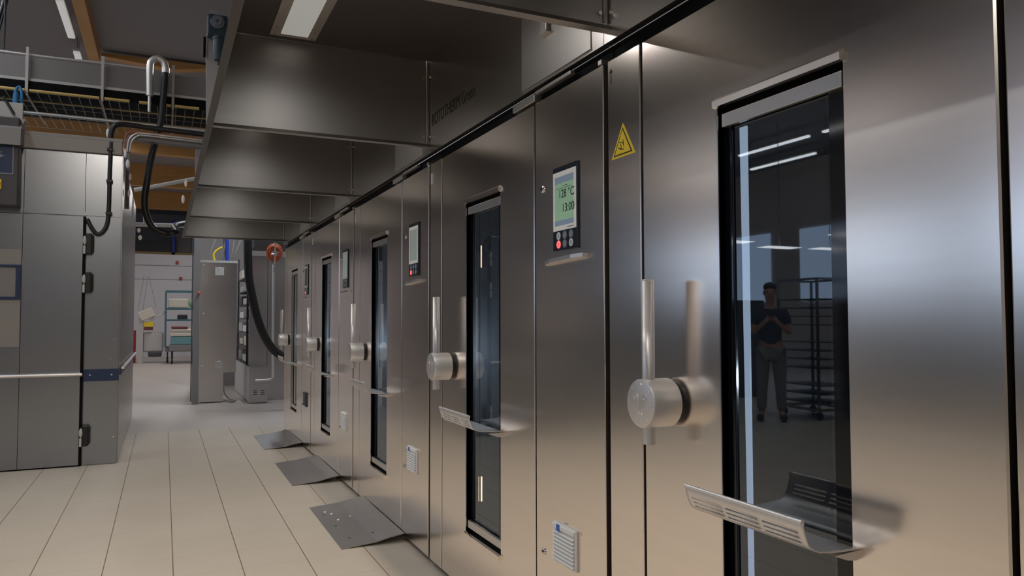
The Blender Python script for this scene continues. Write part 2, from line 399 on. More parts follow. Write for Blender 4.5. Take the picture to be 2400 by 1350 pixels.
    if k < 2:
        text('raised_emblem', 'P', 'emblem', on_face(1.2838, hy+.010, hz-.010), .056, .0018, h, .025, mirror=True)
        B(1.2822, 1.2838, hy-.0002, hy+.0038, hz-.016, hz+.020).build('raised_emblem', 'emblem', h)
        text('raised_emblem', 'P', 'emblem', on_face(1.2838, hy-.006, hz-.010), .056, .0018, h, .025)
    # slotted push ledge under the handle
    prof = [(1.402, .888), (1.36, .889), (1.315, .892), (1.29, .895), (1.273, .901), (1.262, .909), (1.257, .914), (1.2555, .918), (1.252, .925), (1.2505, .929), (1.248, .936), (1.2465, .940), (1.245, .947), (1.2425, .957), (1.2445, .962)]
    ys = [1.203, 1.212, 1.222, 1.330, 1.343, 1.453, 1.466, 1.578, 1.590, 1.600]
    sh = bmesh.new(); gr = []
    for (x, z) in prof:
        gr.append([sh.verts.new((x, o+y, z)) for y in ys])
    for i in range(len(prof)-1):
        for j in range(len(ys)-1):
            if i in (6, 8, 10) and j in (2, 4, 6): continue
            sh.faces.new((gr[i][j], gr[i+1][j], gr[i+1][j+1], gr[i][j+1]))
    mb = MB(); mb.bm.free(); mb.bm = sh
    so = mb.build('push_ledge', 'alu', t, True, 60)
    md = so.modifiers.new('thickness', 'SOLIDIFY'); md.thickness = .003; md.offset = 0
    for yb in (1.206, 1.575): MB().prism([(XF, o+yb, .883), (XF, o+yb, .862), (1.375, o+yb, .866), (1.335, o+yb, .880)], (0, .018, 0)).build('ledge_bracket', 'alu', so)
    MB().tube([(1.2425, o+1.205, .964), (1.2425, o+1.600, .964)], .0055, n=12, smooth=0).build('rolled_edge', 'alu', so, True)
    # post between door and next unit
    po = B(XF, 1.448, o+2.018, o+2.212, .03, 2.302, .003).build('side_post', 'steel', t)
    if k == 0:
        def tri(s, cx, dz=0): return [(cx, o+2.117, 2.062+dz-(1-s)*.07), (cx, o+2.117+.071*s, 1.948+dz+(1-s)*.035), (cx, o+2.117-.071*s, 1.948+dz+(1-s)*.035)]
        w_ = MB().prism(tri(1, XF-.0015), (.0015, 0, 0)).build('warning_sign', 'yellow', po)
        MB().prism(tri(.80, XF-.0022), (.0007, 0, 0)).build('sign_border', 'ink', po)
        MB().prism(tri(.68, XF-.0028), (.0006, 0, 0)).build('sign_field', 'yellow', po)
        sm = MB()
        for i, (yy, zz, l, a) in enumerate(((2.134, 1.978, .020, .3), (2.126, 1.985, .020, 1.2), (2.112, 1.988, .018, 1.1), (2.128, 1.998, .018, .2), (2.112, 1.997, .016, 1.4), (2.120, 1.973, .024, .1))):
            sm.box(XF-.0034, XF-.0028, o+yy-l/2, o+yy+l/2, zz-.0014, zz+.0014, rot=Matrix.Rotation(a, 4, 'X'))
        sm.build('hand_symbol', 'ink', po)
        MB().box(XF-.001, XF, o+2.188, o+2.191, 2.218, 2.262).prism([(XF-.001, o+2.180, 2.255), (XF-.001, o+2.1895, 2.270), (XF-.001, o+2.199, 2.255)], (.001, 0, 0)).build('arrow_mark', 'engrave', po)
    else:
        B(XF-.004, XF, o+2.17, o+2.195, 2.18, 2.245, .002).build('hanging_tag', 'offwhite', po)
    # fittings that bridge door and post at the top
    B(XF-.008, 1.43, o+.845, o+1.06, 2.312, 2.340, .003).box(XF-.004, 1.42, o+.545, o+.845, 2.338, 2.352, .003).build('hinge_arm', 'alu_light', t) if k else None
    B(XF-.004, 1.43, o+.322, o+.345, 2.305, 2.322, .002).build('corner_clip', 'alu_light', t)
    # display and keys
    pl = B(XF-.008, XF, o+.490, o+.683, 1.665, 1.993, .002).build('display_panel', 'panel_black', cp)
    B(XF-.0095, XF-.008, o+.497, o+.678, 1.742, 1.972).build('display_bezel', 'white' if k < 3 else 'offwhite', cp)
    m_main = 'lcd' if k == 1 else ('lcd_dim' if k != 4 else 'panel_black')
    B(XF-.0101, XF-.0095, o+.515, o+.662, 1.762, 1.952).build('screen', m_main, cp)
    if k == 1:
        B(XF-.0106, XF-.0101, o+.515, o+.662, 1.926, 1.952).build('screen_band', 'lcd_blue', cp); B(XF-.0106, XF-.0101, o+.515, o+.662, 1.762, 1.781).build('screen_band', 'lcd_blue', cp)
        text('display_text', '128 °C', 'ink', on_face(XF-.0106, o+.632, 1.868), .046, .0003, cp, .112)
        text('display_text', '13:00', 'ink', on_face(XF-.0106, o+.605, 1.812), .046, .0003, cp, .086)
        B(XF-.0106, XF-.0101, o+.53, o+.65, 1.905, 1.9065).box(XF-.0106, XF-.0101, o+.565, o+.578, 1.9125, 1.915).box(XF-.0106, XF-.0101, o+.585, o+.597, 1.9125, 1.915).build('display_line', 'ink', cp)
        B(XF-.0102, XF-.0095, o+.515, o+.565, 1.750, 1.753).build('bezel_print', 'keygrey', cp)
    for r in range(2):
        for q in range(3):
            yy, zz = o+.636-q*.049, 1.722-r*.033
            lit = (r == 1 and q == 0)
            km = 'keyred' if (lit and k != 3) else ('keywhite' if (r, q) in ((0, 0), (1, 2)) and k < 2 else 'keygrey')
            kk = MB().lathe((XF-.008, yy, zz), (-1, 0, 0), [(0, .0155), (.0015, .0155), (.0015, 0)], 24).build('key', km, cp)
            if k < 2 and km != 'keygrey':
                text('key_symbol', '0', 'ink' if km != 'keyred' else 'red', on_face(XF-.0096, yy+.0055, zz-.007), .02, .0001, kk, .010)
    # little shelf below the keys
    sp = MB(); pts = [(XF, o+.429, 1.638), (XF-.022, o+.432, 1.641), (XF-.034, o+.50, 1.639), (XF-.034, o+.66, 1.634), (XF-.018, o+.735, 1.628), (XF, o+.744, 1.626)]
    sp.prism(pts, (0, 0, -.014)).build('pen_ledge', 'alu_light', cp)
    for zz in (1.930, .467):
        lk = MB().lathe((XF, o+.786, zz), (-1, 0, 0), [(0, .014), (.004, .014), (.006, .011), (.006, 0)], 20).build('lock', 'steel_edge', cp)
        B(XF-.0075, XF-.006, o+.779, o+.793, zz-.003, zz+.005).build('keyhole', 'ink', lk)
    # vent grille
    vm = 'white' if k != 4 else 'darkgrey'
    v = MB().box(XF-.010, XF, o+.512, o+.690, .462, .614, .004)
    for i in range(8):
        z = .474+i*.0145; v.prism([(XF-.010, o+.522, z), (XF-.019, o+.522, z+.001), (XF-.011, o+.522, z+.010)], (0, .158, 0))
    v.box(XF-.019, XF-.008, o+.515, o+.687, .592, .610, .003)
    vo = v.build('vent_grille', vm, cp)
    sl = MB()
    for i in range(8): sl.box(XF-.0125, XF-.0095, o+.524, o+.678, .4705+i*.0145, .4735+i*.0145)
    sl.build('vent_slots', 'keygrey', vo)
    B(XF-.0205, XF-.018, o+.622, o+.645, .588, .612).build('blue_tag', 'bluetag', vo) if k < 3 else None
    if k == 1:
        pass
    return t
OV = [oven(k) for k in range(5)]
# closing panel at the far end of the row
tag(B(XF+.002, 3.0, 9.914, 9.928, .03, 2.36).build('end_panel', 'steel_far'), 'plain steel end panel closing the row of ovens', 'panel')
tag(B(1.442, 1.449, .35, 9.90, .003, .026).build('toe_strip', 'darkgrey'), 'dark strip along the floor under the oven fronts', 'strip')

# ------------------------------------------------------------------ extraction hoods
DV = [.27, 2.235, 4.20, 6.17, 8.07, 10.04]
ZB, ZT = 2.41, 2.925
def hood(k):
    a, b = DV[k], DV[k+1]
    t = thing('extraction_hood', (.8, (a+b)/2, ZB), ['nearest steel extraction hood, only its rear side panel at the top edge', 'second steel extraction hood, with the ceiling light and engraved lettering',
        'third steel extraction hood from the camera', 'fourth steel extraction hood from the camera', 'farthest steel extraction hood, at the end of the oven row'][k], 'extraction hood', 'extraction hoods above the ovens')
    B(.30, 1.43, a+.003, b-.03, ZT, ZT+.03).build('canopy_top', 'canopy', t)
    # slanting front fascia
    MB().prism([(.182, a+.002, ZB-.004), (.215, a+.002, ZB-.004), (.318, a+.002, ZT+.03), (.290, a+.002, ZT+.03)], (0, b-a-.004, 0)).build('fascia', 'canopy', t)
    # far side panel with folded lower lip
    s = MB().prism([(.212, b-.02, ZB+.01), (1.40, b-.02, ZB+.01), (1.40, b-.02, ZT), (.312, b-.02, ZT)], (0, .016, 0))
    s.build('side_panel', 'steel_hood', t)
    MB().prism([(.216, b-.045, ZB), (1.399, b-.045, ZB), (1.399, b-.030, ZB+.020), (.216, b-.030, ZB+.020)], (0, .042, 0)).build('lower_lip', 'steel_hood', t)
    if k == 0:
        pass
    c = MB().cyl((1.388, b-.026, ZB+.03), (1.388, b-.026, ZT), .004, n=10)
    for z in (ZB+.06, ZT-.1): c.cyl((1.370, b-.022, z), (1.370, b-.030, z), .007, n=14).cyl((XF, b-.05, z), (XF-.005, b-.05, z), .007, n=14)
    c.build('corner_strip', 'alu_light', t)
    bp = B(XF, 1.43, a+.002, b-.002, 2.370, ZT+.03).build('back_panel', 'steel_back', t)
    # hatch over the control side
    y0 = a+.085; y1 = a+.665
    if k:
        hp = B(XF-.004, XF, y0, y1, 2.378, 2.80, .001).build('hatch', 'alu_light', bp)
        B(XF-.022, XF-.004, a+.40, a+.45, 2.56, 2.70, .002).box(XF-.028, XF-.004, a+.39, a+.46, 2.555, 2.562).build('hatch_catch', 'alu_light', bp)
        B(XF-.0055, XF-.004, y0+.002, y1-.002, 2.379, 2.383).build('hatch_edge', 'darkgrey', bp)
    if k == 1:
        text('engraved_lettering', 'ROTOTHERM Green', 'engrave', on_face(XF-.0006, 4.118, 2.522), .098, .0005, bp, .665)
    # light
    if k in (0, 1, 2, 3, 4):
        l0, l1 = a+.40, b-.09
        f = B(.487, .727, l0, l1, ZT-.006, ZT, .001).build('light_frame', 'alu_light', t)
        B(.540, .680, l0+.04, l1-.04, ZT-.008, ZT-.006).build('diffuser', 'hoodlamp', f)
        sc = MB()
        for yy in (l0+.02, l1-.02, l1-.12):
            for xx in (.51, .705): sc.sph((xx, yy, ZT-.006), .005, (1, 1, .4), 8, 6)
        sc.build('light_screw', 'darkgrey', f)
        for yy in (l0+.15, (l0+l1)/2-.1):
            L_ = bpy.data.lights.new('hood_lamp_light', 'SPOT'); L_.energy = 8.5; L_.spot_size = math.radians(165); L_.spot_blend = 1; L_.shadow_soft_size = 0; L_.color = (1, .97, .93)
            lo = bpy.data.objects.new('hood_lamp_light', L_); lo.location = (.61, yy, ZT-.02); C.objects.link(lo)
    return t
for k in range(5): hood(k)
# ------------------------------------------------------------------ ramps in front of the ovens
for k, (ya, yb) in enumerate(((4.62, 5.72), (6.545, 7.62), (8.47, 9.52))):
    x0 = 1.0
    prof = [(x0, .002), (x0, .006), (1.22, .022), (1.30, .040), (1.395, .052), (1.395, .047), (1.302, .034), (1.222, .016), (1.02, .002)]
    r = MB().prism([(x, ya, z) for x, z in prof], (0, yb-ya, 0)).build('door_ramp', 'ramp')
    tag(r, ['nearest grey steel floor ramp before the third oven, spotted with crumbs', 'middle grey steel floor ramp on the tiles', 'farthest grey steel floor ramp, darkest of the three'][k], 'ramp', 'steel ramps at the oven doors')
    if k == 0:
        def rp(x): return .006+(x-x0)/.22*.016 if x < 1.22 else .022+(x-1.22)/.08*.018
        for ci, (x, y) in enumerate(((1.07, 5.50), (1.10, 5.42), (1.20, 5.28), (1.11, 5.24))):
            tag(MB().sph((x, y, rp(x)+.004), .009, (1, 1, .45), 10, 8).build('flour_crumb', 'white'), ['farthest white crumb on the nearest steel ramp', 'largest-looking white crumb on the nearest ramp, second from its far edge', 'white crumb nearest the oven door on the nearest ramp', 'white crumb closest to the middle of the nearest ramp'][ci], 'crumb', 'white crumbs on the nearest ramp')
        h = MB()
        for (x, y) in ((1.05, 5.44), (1.07, 5.12), (1.09, 4.80), (1.24, 4.80)): h.cyl((x, y, rp(x)+.0005), (x, y, rp(x)+.0015), .008, n=12)
        h.build('screw_hole', 'ink', r)

# ------------------------------------------------------------------ left: cold cabinet
Y = 8.33
cab = thing('proofing_cabinet', (-1.7, Y+1.8, 0), 'big brushed steel walk-in cabinet at left with black hinges and a bumper rail', 'cabinet')
B(-3.4, -.395, Y, 12.0, .0, 3.03).build('cabinet_body', 'steel_cab', cab)
B(-.395, -.390, Y+.004, 11.99, .02, 3.02).build('side_cladding', 'steel_side', cab)
B(-3.4, -.40, Y-.016, Y-.002, 2.412, 3.02).build('upper_panel', 'steel_cab', cab)
B(-.690, -.40, Y-.018, Y-.002, .004, 2.408).build('door_frame', 'steel_cab', cab)
B(-1.218, -1.214, Y-.0175, Y-.016, 2.415, 3.02).build('panel_seam', 'black', cab)
B(-.713, -.709, Y-.0175, Y-.016, 2.45, 3.02).build('panel_seam', 'black', cab)
MB().box(-3.42, -.40, Y-.05, Y+.03, 3.027, 3.155, .004).box(-3.42, -.395, Y-.045, Y+.05, 3.155, 3.187, .003).build('pale_cap', 'cap', cab)
dr = B(-2.05, -.703, Y-.05, Y-.018, .012, 2.40, .004).build('door', 'steel_cab', cab)
B(-1.217, -1.213, Y-.0512, Y-.05, .015, 2.395).build('door_seam', 'black', dr)
B(-2.05, -1.222, Y-.0535, Y-.05, .1+1.05, 2.06).build('inner_plate', 'cap', dr)
MB().box(-1.26, -1.22, Y-.068, Y-.0535, 1.59, 1.915, .003).box(-1.9, -1.26, Y-.068, Y-.0535, 1.59, 1.615, .003).box(-1.9, -1.26, Y-.068, Y-.0535, 1.890, 1.915, .003).box(-1.94, -1.9, Y-.068, Y-.0535, 1.59, 1.915, .003).build('window_frame', 'blue', dr)
B(-1.9, -1.26, Y-.058, Y-.0535, 1.615, 1.89).build('window_pane', 'midgrey', dr)
rl = MB().tube([(-2.0, Y-.11, .878), (-.80, Y-.11, .878), (-.745, Y-.10, .877), (-.722, Y-.05, .876)], .017, smooth=4).build('bumper_rail', 'alu', dr, True)
B(-.722, -.700, Y-.054, Y-.016, .012, 2.40).build('door_gasket', 'black', dr)
B(-3.4, -.7, Y-.045, Y, .0005, .012).build('sweep_gap', 'black', cab)
bp = MB().box(-.695, -.395, Y-.034, Y-.018, .806, .923, .002).build('bumper_plate', 'blue', cab)
MB().sph((-.64, Y-.036, .866), .011).sph((-.455, Y-.036, .866), .011).build('plate_screw', 'steel_edge', bp)
MB().box(-.390, -.375, Y-.01, 12.0, .86, .93, .003).build('side_bumper', 'blue', cab)
MB().box(-.375, -.345, Y-.01, 12.0, .915, .935, .003).build('side_bumper_trim', 'alu', cab)
for z in (2.135, 1.76, .29):
    hg = MB().box(-.700, -.640, Y-.085, Y-.03, z-.10, z+.10, .012).box(-.665, -.628, Y-.075, Y-.018, z-.085, z+.085, .01).build('hinge', 'rubber', cab)
    MB().sph((-.703, Y-.085, z+.03), .045, (.35, .5, 1)).box(-.715, -.695, Y-.092, Y-.055, z-.10, z-.02, .005).build('hinge_cover', 'offwhite', hg)
for x, z in ((-.47, 1.02), (-.44, 1.21), (-.43, .26)): MB().lathe((x, Y-.018, z), (0, -1, 0), [(0, .010), (.003, .008), (.003, 0)], 14).build('cabinet_rivet', 'steel_edge', cab)
# cable in black conduit at the cabinet
cc = MB().tube([(-.497, Y-.04, 3.15), (-.505, Y-.045, 2.9), (-.508, Y-.045, 2.5), (-.52, Y-.045, 2.34), (-.56, Y-.048, 2.255), (-.61, Y-.05, 2.24), (-.655, Y-.05, 2.30), (-.69, Y-.045, 2.375)], .019, smooth=6).build('power_conduit', 'rubber', None, True)
tag(cc, 'black corrugated conduit looping down the front of the steel cabinet to its door', 'cable')
k_ = MB()
for z in (3.07, 2.76, 2.44): k_.box(-.533, -.478, Y-.07, Y-.018, z-.014, z+.014, .004)
k_.build('conduit_clip', 'rubber', cc)
# control box
bx = thing('control_box', (-1.6, Y-.1, 2.45), 'dark grey control box with navy screen and red switch on the cabinet front', 'control box')
B(-2.1, -1.24, Y-.20, Y-.018, 2.45, 3.27, .01).build('box_housing', 'darkgrey', bx)
MB().prism([(-2.12, Y-.26, 3.0), (-2.12, Y-.018, 3.06), (-2.12, Y-.018, 3.30), (-2.12, Y-.24, 3.16)], (.90, 0, 0)).build('visor', 'midgrey', bx)
B(-2.0, -1.285, Y-.205, Y-.20, 2.745, 3.0).build('box_screen', 'blue', bx)
B(-2.01, -1.275, Y-.206, Y-.2005, 2.735, 2.745).box(-1.285, -1.277, Y-.206, Y-.2005, 2.745, 3.0).build('screen_rim', 'keygrey', bx)
MB().tube([(-1.45, Y-.207, 2.89), (-1.40, Y-.207, 2.88), (-1.35, Y-.207, 2.905)], .007).box(-1.43, -1.37, Y-.208, Y-.205, 2.90, 2.915).box(-1.43, -1.37, Y-.208, Y-.205, 2.93, 2.94).box(-1.43, -1.39, Y-.208, Y-.205, 2.83, 2.838).build('screen_mark', 'keygrey', bx)
B(-1.45, -1.365, Y-.212, Y-.20, 2.595, 2.685, .003).build('switch_plate', 'yellow', bx)
MB().lathe((-1.40, Y-.212, 2.642), (0, -1, 0), [(0, .028), (.02, .026), (.02, 0)], 20).build('switch_knob', 'red', bx)
# grey box and strut on top of the cabinet
gb = thing('top_housing', (-1.7, Y+.3, 3.187), 'light grey housing on the cabinet top left with a slanting dark strut', 'housing')
B(-2.3, -1.47, Y+.0, Y+.7, 3.187, 3.46).build('housing_box', 'lightgrey', gb)
B(-1.47, -1.25, Y+.02, Y+.06, 3.187, 3.46).build('housing_flange', 'lightgrey', gb)
MB().tube([(-1.40, Y-.02, 3.50), (-1.31, Y-.02, 3.34)], .012, smooth=0).build('housing_strut', 'ink', gb)

# ------------------------------------------------------------------ overhead services
dc = thing('air_duct', (-1.4, 9.6, 3.94), 'long rectangular grey duct hanging across the hall above the cable tray', 'duct')
B(-4.5, .62, 9.34, 10.0, 3.945, 4.215, .004).build('duct_body', 'duct', dc)
B(-4.5, .62, 9.31, 9.34, 3.945, 3.975).build('duct_edge', 'lightgrey', dc)
MB().tube([(-2.0, 9.36, 4.25), (-1.2, 9.36, 4.24), (-.7, 9.36, 4.25), (-.2, 9.36, 4.25)], .014, smooth=3).build('duct_pipe', 'pipe', dc)
for i, x in enumerate((-1.36, -.655, .055)):
    MB().box(x-.014, x+.014, 9.27, 9.30, 3.80, 4.30 if i else 4.22).box(x-.012, x+.012, 9.28, 9.30, 4.22, 5.99 if i == 9 else 4.3).build('duct_strap', 'lightgrey', dc)
for x in (-3.2, -1.62): MB().cyl((x, 9.6, 4.215), (x, 9.6, 6.0), .012, n=8).build('hanger_rod', 'ink', dc)
ct = thing('cable_tray', (-1.4, 9.9, 3.82), 'wide wire cable tray with yellow edge rails carrying black cables', 'cable tray')
for a_, b_ in ((-2.6, -1.37), (-1.33, -.68), (-.63, -.385), (-.29, -.165), (-.085, .035), (.075, .33)):
    MB().cyl((a_, 9.25, 3.825), (b_, 9.25, 3.825), .017, n=12).build('yellow_rail', 'yel_rail', ct)
m = MB()
for i in range(33):
    x = -2.6+i*.096; m.box(x-.003, x+.003, 9.25, 10.9, 3.80, 3.806)
for y in (9.8, 10.35, 10.85): m.box(-2.6, .5, y-.004, y+.004, 3.794, 3.80)
m.build('tray_mesh', 'wire', ct)
m = MB()
for y in (9.55, 10.05): m.box(-2.6, .5, y-.012, y+.012, 3.785, 3.797)
m.build('tray_cross_bar', 'yel_rail', ct)
B(-2.6, .55, 9.30, 10.45, 3.83, 3.94).build('black_cable_mat', 'black', ct)
for i, x in enumerate((-1.35, -.655, .055)): MB().box(x-.010, x+.010, 9.25, 10.6, 3.775, 3.79).build('tray_bracket', 'wire', ct)
tag(MB().tube([(-1.50, 9.2, 3.575), (-.6, 9.2, 3.572), (.45, 9.2, 3.56)], .017, smooth=2).build('support_pipe', 'pipe', None, True), 'thin pale horizontal pipe running under the wire cable tray', 'pipe')
sl = MB().tube([(-1.455, 9.2, 3.48), (-1.455, 9.2, 3.68), (-1.448, 9.225, 3.80), (-1.42, 9.245, 3.852), (-1.395, 9.225, 3.79), (-1.385, 9.2, 3.64), (-1.39, 9.2, 3.48)], .014).tube([(-1.43, 9.13, 3.48), (-1.425, 9.13, 3.76)], .02, smooth=0).build('rope_sling', 'rope', None, True)
tag(sl, 'blue rope sling looped over the yellow tray rail at far left', 'rope')
# U bend with hose
ub = thing('steam_pipe', (-.15, 9.2, 3.9), 'silver U-shaped pipe rising before the duct into a black hose', 'pipe')
MB().tube([(-.185, 9.2, 3.90), (-.185, 9.2, 4.22), (-.165, 9.2, 4.30), (-.105, 9.2, 4.335), (-.045, 9.2, 4.30), (-.025, 9.2, 4.23)], .036, n=16).cyl((-.185, 9.2, 3.72), (-.185, 9.2, 3.92), .017).cyl((-.025, 9.2, 4.18), (-.024, 9.2, 4.235), .040).build('bent_pipe', 'alu', ub, True)
hs = MB().tube([(-.025, 9.2, 4.20), (-.045, 9.2, 3.90), (-.065, 9.2, 3.63), (-.115, 9.2, 3.40), (-.165, 9.2, 3.16), (-.195, 9.2, 2.92), (-.215, 9.2, 2.74), (-.20, 9.2, 2.58), (-.13, 9.2, 2.43), (.0, 9.2, 2.36), (.10, 9.2, 2.375), (.125, 9.5, 2.42), (.12, 10.2, 2.58), (.45, 10.7, 2.70), (.9, 11.6, 2.85), (1.07, 11.93, 2.9)], .036, n=16).build('drain_hose', 'rubber', None, True)
tag(hs, 'thick black hose hanging in a long curve between cabinet and hoods', 'hose')
# cable channel between cabinet and hood
ch = thing('cable_channel', (0, 9.0, 3.3), 'grey cable channel with orange and pale pipes from cabinet to hoods', 'cable channel')
MB().prism([(-.40, 9.0, 3.395), (.42, 9.0, 3.375), (.42, 9.0, 3.325), (-.40, 9.0, 3.35)], (0, .12, 0)).build('channel', 'midgrey', ch)
MB().tube([(-.41, 9.0, 3.25), (-.405, 9.0, 3.36), (-.37, 9.0, 3.42), (-.25, 9.0, 3.43), (.42, 9.0, 3.415)], .013).build('orange_cable', 'orange2', ch, True)
MB().tube([(-.385, 8.97, 3.20), (-.37, 8.97, 3.33), (-.31, 8.97, 3.40), (-.2, 8.97, 3.415), (.42, 8.97, 3.395)], .012).tube([(-.36, 8.95, 3.20), (-.345, 8.95, 3.31), (-.29, 8.95, 3.375), (-.2, 8.95, 3.39), (.42, 8.95, 3.37)], .009).build('pale_pipe', 'pipe', ch, True)
B(-.40, -.36, 8.98, 9.1, 2.6, 3.35).build('channel_riser', 'midgrey', ch)
bh = MB().tube([(-.545, 8.95, 3.20), (-.54, 8.95, 3.38), (-.50, 8.95, 3.47), (-.40, 8.97, 3.495), (-.15, 9.0, 3.49), (.15, 9.0, 3.48), (.45, 9.0, 3.47)], .028, n=14).build('bent_hose', 'rubber', None, True)
tag(bh, 'black hose bending over the cabinet corner towards the hoods', 'hose')
# white blobs modelled in place of bright glints around the cabinet corner
for i, (x, y, z, a, b2) in enumerate(((-.57, 8.95, 3.38, .018, .05), (-.40, 8.92, 3.17, .016, .045), (-.375, 8.92, 3.06, .02, .05), (-.352, 8.9, 2.92, .014, .04), (-.355, 8.8, 2.73, .014, .04), (-.265, 9.15, 2.38, .018, .025), (-.252, 9.15, 2.30, .02, .027), (.19, 8.6, 2.84, .016, .04), (.165, 8.6, 2.67, .018, .045))):
    tag(MB().sph((x, y, z), 1, (a, .012, b2), 16, 12).build('glint_blob', 'white', None, True), ['pale glint blob above the cabinet cap beside the bent hose', 'topmost pale glint blob at the cabinet corner', 'second pale glint blob down the cabinet corner', 'third pale glint blob down the cabinet corner',
        'lowest pale glint blob on the cabinet side', 'upper of two round pale glint blobs beside the hanging hose', 'lower of two round pale glint blobs beside the hanging hose', 'upper pale glint blob at the hood edge', 'lower pale glint blob at the hood edge'][i], 'glint', 'pale glint blobs')
fr = MB().tube([(-.42, 12.05, 3.27), (.60, 12.05, 3.56)], .028, smooth=0).tube([(-.28, 12.05, 3.31), (-.27, 12.05, 2.78)], .026, smooth=0).tube([(-.42, 12.05, 2.775), (.50, 12.05, 2.79)], .03, smooth=0).build('pipe_frame', 'pipe', None, True)
tag(fr, 'pale pipe frame spanning the gap right of the cabinet', 'frame')
# geared motor on a bracket
mo = thing('gear_motor', (.49, 8.85, 4.2), 'blue-grey geared motor on a pale bracket above the hoods', 'motor')
B(.385, .60, 8.82, 8.98, 4.56, 4.80, .02).build('gearbox', 'motor', mo)
MB().lathe((.49, 8.82, 4.71), (0, -1, 0), [(0, .075), (.02, .07), (.02, .045), (.035, .042), (.035, .02), (.02, .018), (.02, 0)], 24).build('shaft_flange', 'keygrey', mo, True)
MB().lathe((.51, 8.88, 4.56), (0, 0, -1), [(0, .07), (.03, .07), (.03, .062), (.20, .062), (.26, .05), (.28, .02), (.31, .018), (.31, 0)], 24).build('motor_body', 'motor', mo, True)
MB().prism([(.40, 9.0, 3.3), (.62, 9.0, 3.3), (.62, 9.0, 4.9), (.42, 9.0, 4.9), (.385, 9.0, 4.4)], (0, .05, 0)).build('motor_bracket', 'lightgrey', mo)
B(.355, .38, 8.98, 9.0, 4.35, 4.58).build('bracket_edge', 'black', mo)
tag(MB().tube([(-1.70, 10.1, 5.2), (-1.75, 10.1, 4.9), (-1.95, 10.1, 4.3), (-2.2, 10.1, 4.0)], .02).tube([(-1.60, 10.1, 5.99), (-1.68, 10.1, 5.15), (-1.76, 10.1, 4.7)], .016).build('hanging_cable', 'rubber', None, True), 'black cable hanging from the ceiling at the top left corner', 'cable')

# ------------------------------------------------------------------ behind the ovens
fc = thing('switch_cabinet', (.84, 13.75, 0), 'tall stainless switch cabinet standing in the passage beyond the ovens', 'cabinet')
MB().prism([(.548, 13.6, .015), (.925, 13.6, .015), (.925, 13.6, .50), (1.125, 13.6, .50), (1.125, 13.6, 2.365), (.548, 13.6, 2.365)], (0, .35, 0)).build('cabinet_shell', 'steel_far', fc)
B(.535, 1.13, 13.58, 13.6, 2.36, 2.40).build('cabinet_top', 'lightgrey', fc)
B(.775, .915, 13.594, 13.6, 2.15, 2.285).build('label_plate', 'lightgrey', fc)
B(.785, .915, 13.594, 13.6, .57, .70).build('label_plate', 'lightgrey', fc)
MB().sph((.845, 13.592, 2.27), .012).sph((.85, 13.592, .685), .012).sph((.60, 13.592, 2.32), .01).sph((.60, 13.592, 1.5), .01).sph((.59, 13.592, .62), .01).build('cabinet_screw', 'white', fc)
MB().tube([(.93, 13.62, .28), (.95, 13.6, .15), (1.02, 13.6, .06), (1.10, 13.58, .03), (1.14, 13.58, .03)], .012).build('cabinet_cable', 'midgrey', fc, True)
MB().lathe((1.06, 13.55, .0), (0, 0, 1), [(0, .055), (.02, .06), (.03, .05), (.03, 0)], 16).build('foot', 'midgrey', fc)
pt = thing('steel_post', (.475, 13.5, 0), 'narrow steel post left of the switch cabinet with a small orange lamp', 'post')
B(.435, .535, 13.45, 13.55, 0, 3.6).build('post_profile', 'midgrey', pt)
B(.412, .428, 13.45, 13.55, 0.05, 3.6).build('post_edge', 'darkgrey', pt)
MB().sph((.525, 13.43, 1.84), .025).build('signal_lamp', 'orange', pt)
cb = thing('cable_bunch', (.8, 13.7, 2.4), 'bunch of grey, yellow and blue cables rising from the switch cabinet', 'cables')
MB().tube([(.77, 13.7, 2.4), (.75, 13.7, 2.5), (.80, 13.7, 2.58), (.89, 13.7, 2.64)], .018).build('yellow_cable', 'yellow', cb, True)
MB().tube([(.97, 13.72, 2.39), (.965, 13.72, 2.9)], .03, smooth=0).build('blue_pipe', 'cobalt', cb, True)
for i, x in enumerate((.68, .85, .90, 1.02, 1.08)): MB().tube([(x, 13.75, 2.39), (x+.03, 13.75, 2.55), (x+.12-.05*(i % 2), 13.8, 2.85), (x+.05, 13.8, 3.1)], .017).build('grey_cable', 'midgrey', cb, True)
struct(B(.55, 3.4, 17.0, 17.1, 0, 6).build('wall_passage', 'wall_brown'))
st = thing('storage_rack', (1.5, 15, .62), 'narrow rack of bins on the low base, half hidden between switch cabinet and black hose', 'rack')
for yy in (14.05, 15.85): B(1.33, 1.36, yy, yy+.03, .60, 2.6).build('rack_upright', 'darkgrey', st)
for z in (.62, .9, 1.15, 1.4, 1.65, 1.9, 2.15): B(1.33, 1.9, 14.05, 15.88, z, z+.02).build('rack_shelf', 'darkgrey', st)
for i, z in enumerate((.64, .92, 1.17, 1.42, 1.67, 1.92, 2.17)):
    for q, yy in enumerate((14.15, 15.0)):
        tag(B(1.34+.02*(i % 2), 1.8, yy+.05*((i+q) % 3), yy+.68, z+.002, z+.12+.05*((i+q) % 2), .01).build('storage_bin', ['lightgrey', 'cream', 'white', 'midgrey', 'cream', 'lightgrey', 'white', 'darkgrey'][(i+3*q) % 8]),
            ['front', 'rear'][q]+' bin on the '+['bottom', 'second lowest', 'third lowest', 'middle', 'third highest', 'second highest', 'top'][i]+' shelf of the narrow rack beside the black hose', 'bin', 'bins on the narrow rack')
s2 = thing('tall_unit', (1.9, 14, 0), 'tall blue-tinged stainless unit behind the black hose beyond the ovens', 'cabinet')
B(1.36, 3.0, 13.62, 13.98, 0, 2.5).build('unit_body', 'steel_far', s2)
B(1.34, 1.62, 13.60, 13.62, .02, 2.5).build('unit_panel', 'steel_far', s2)
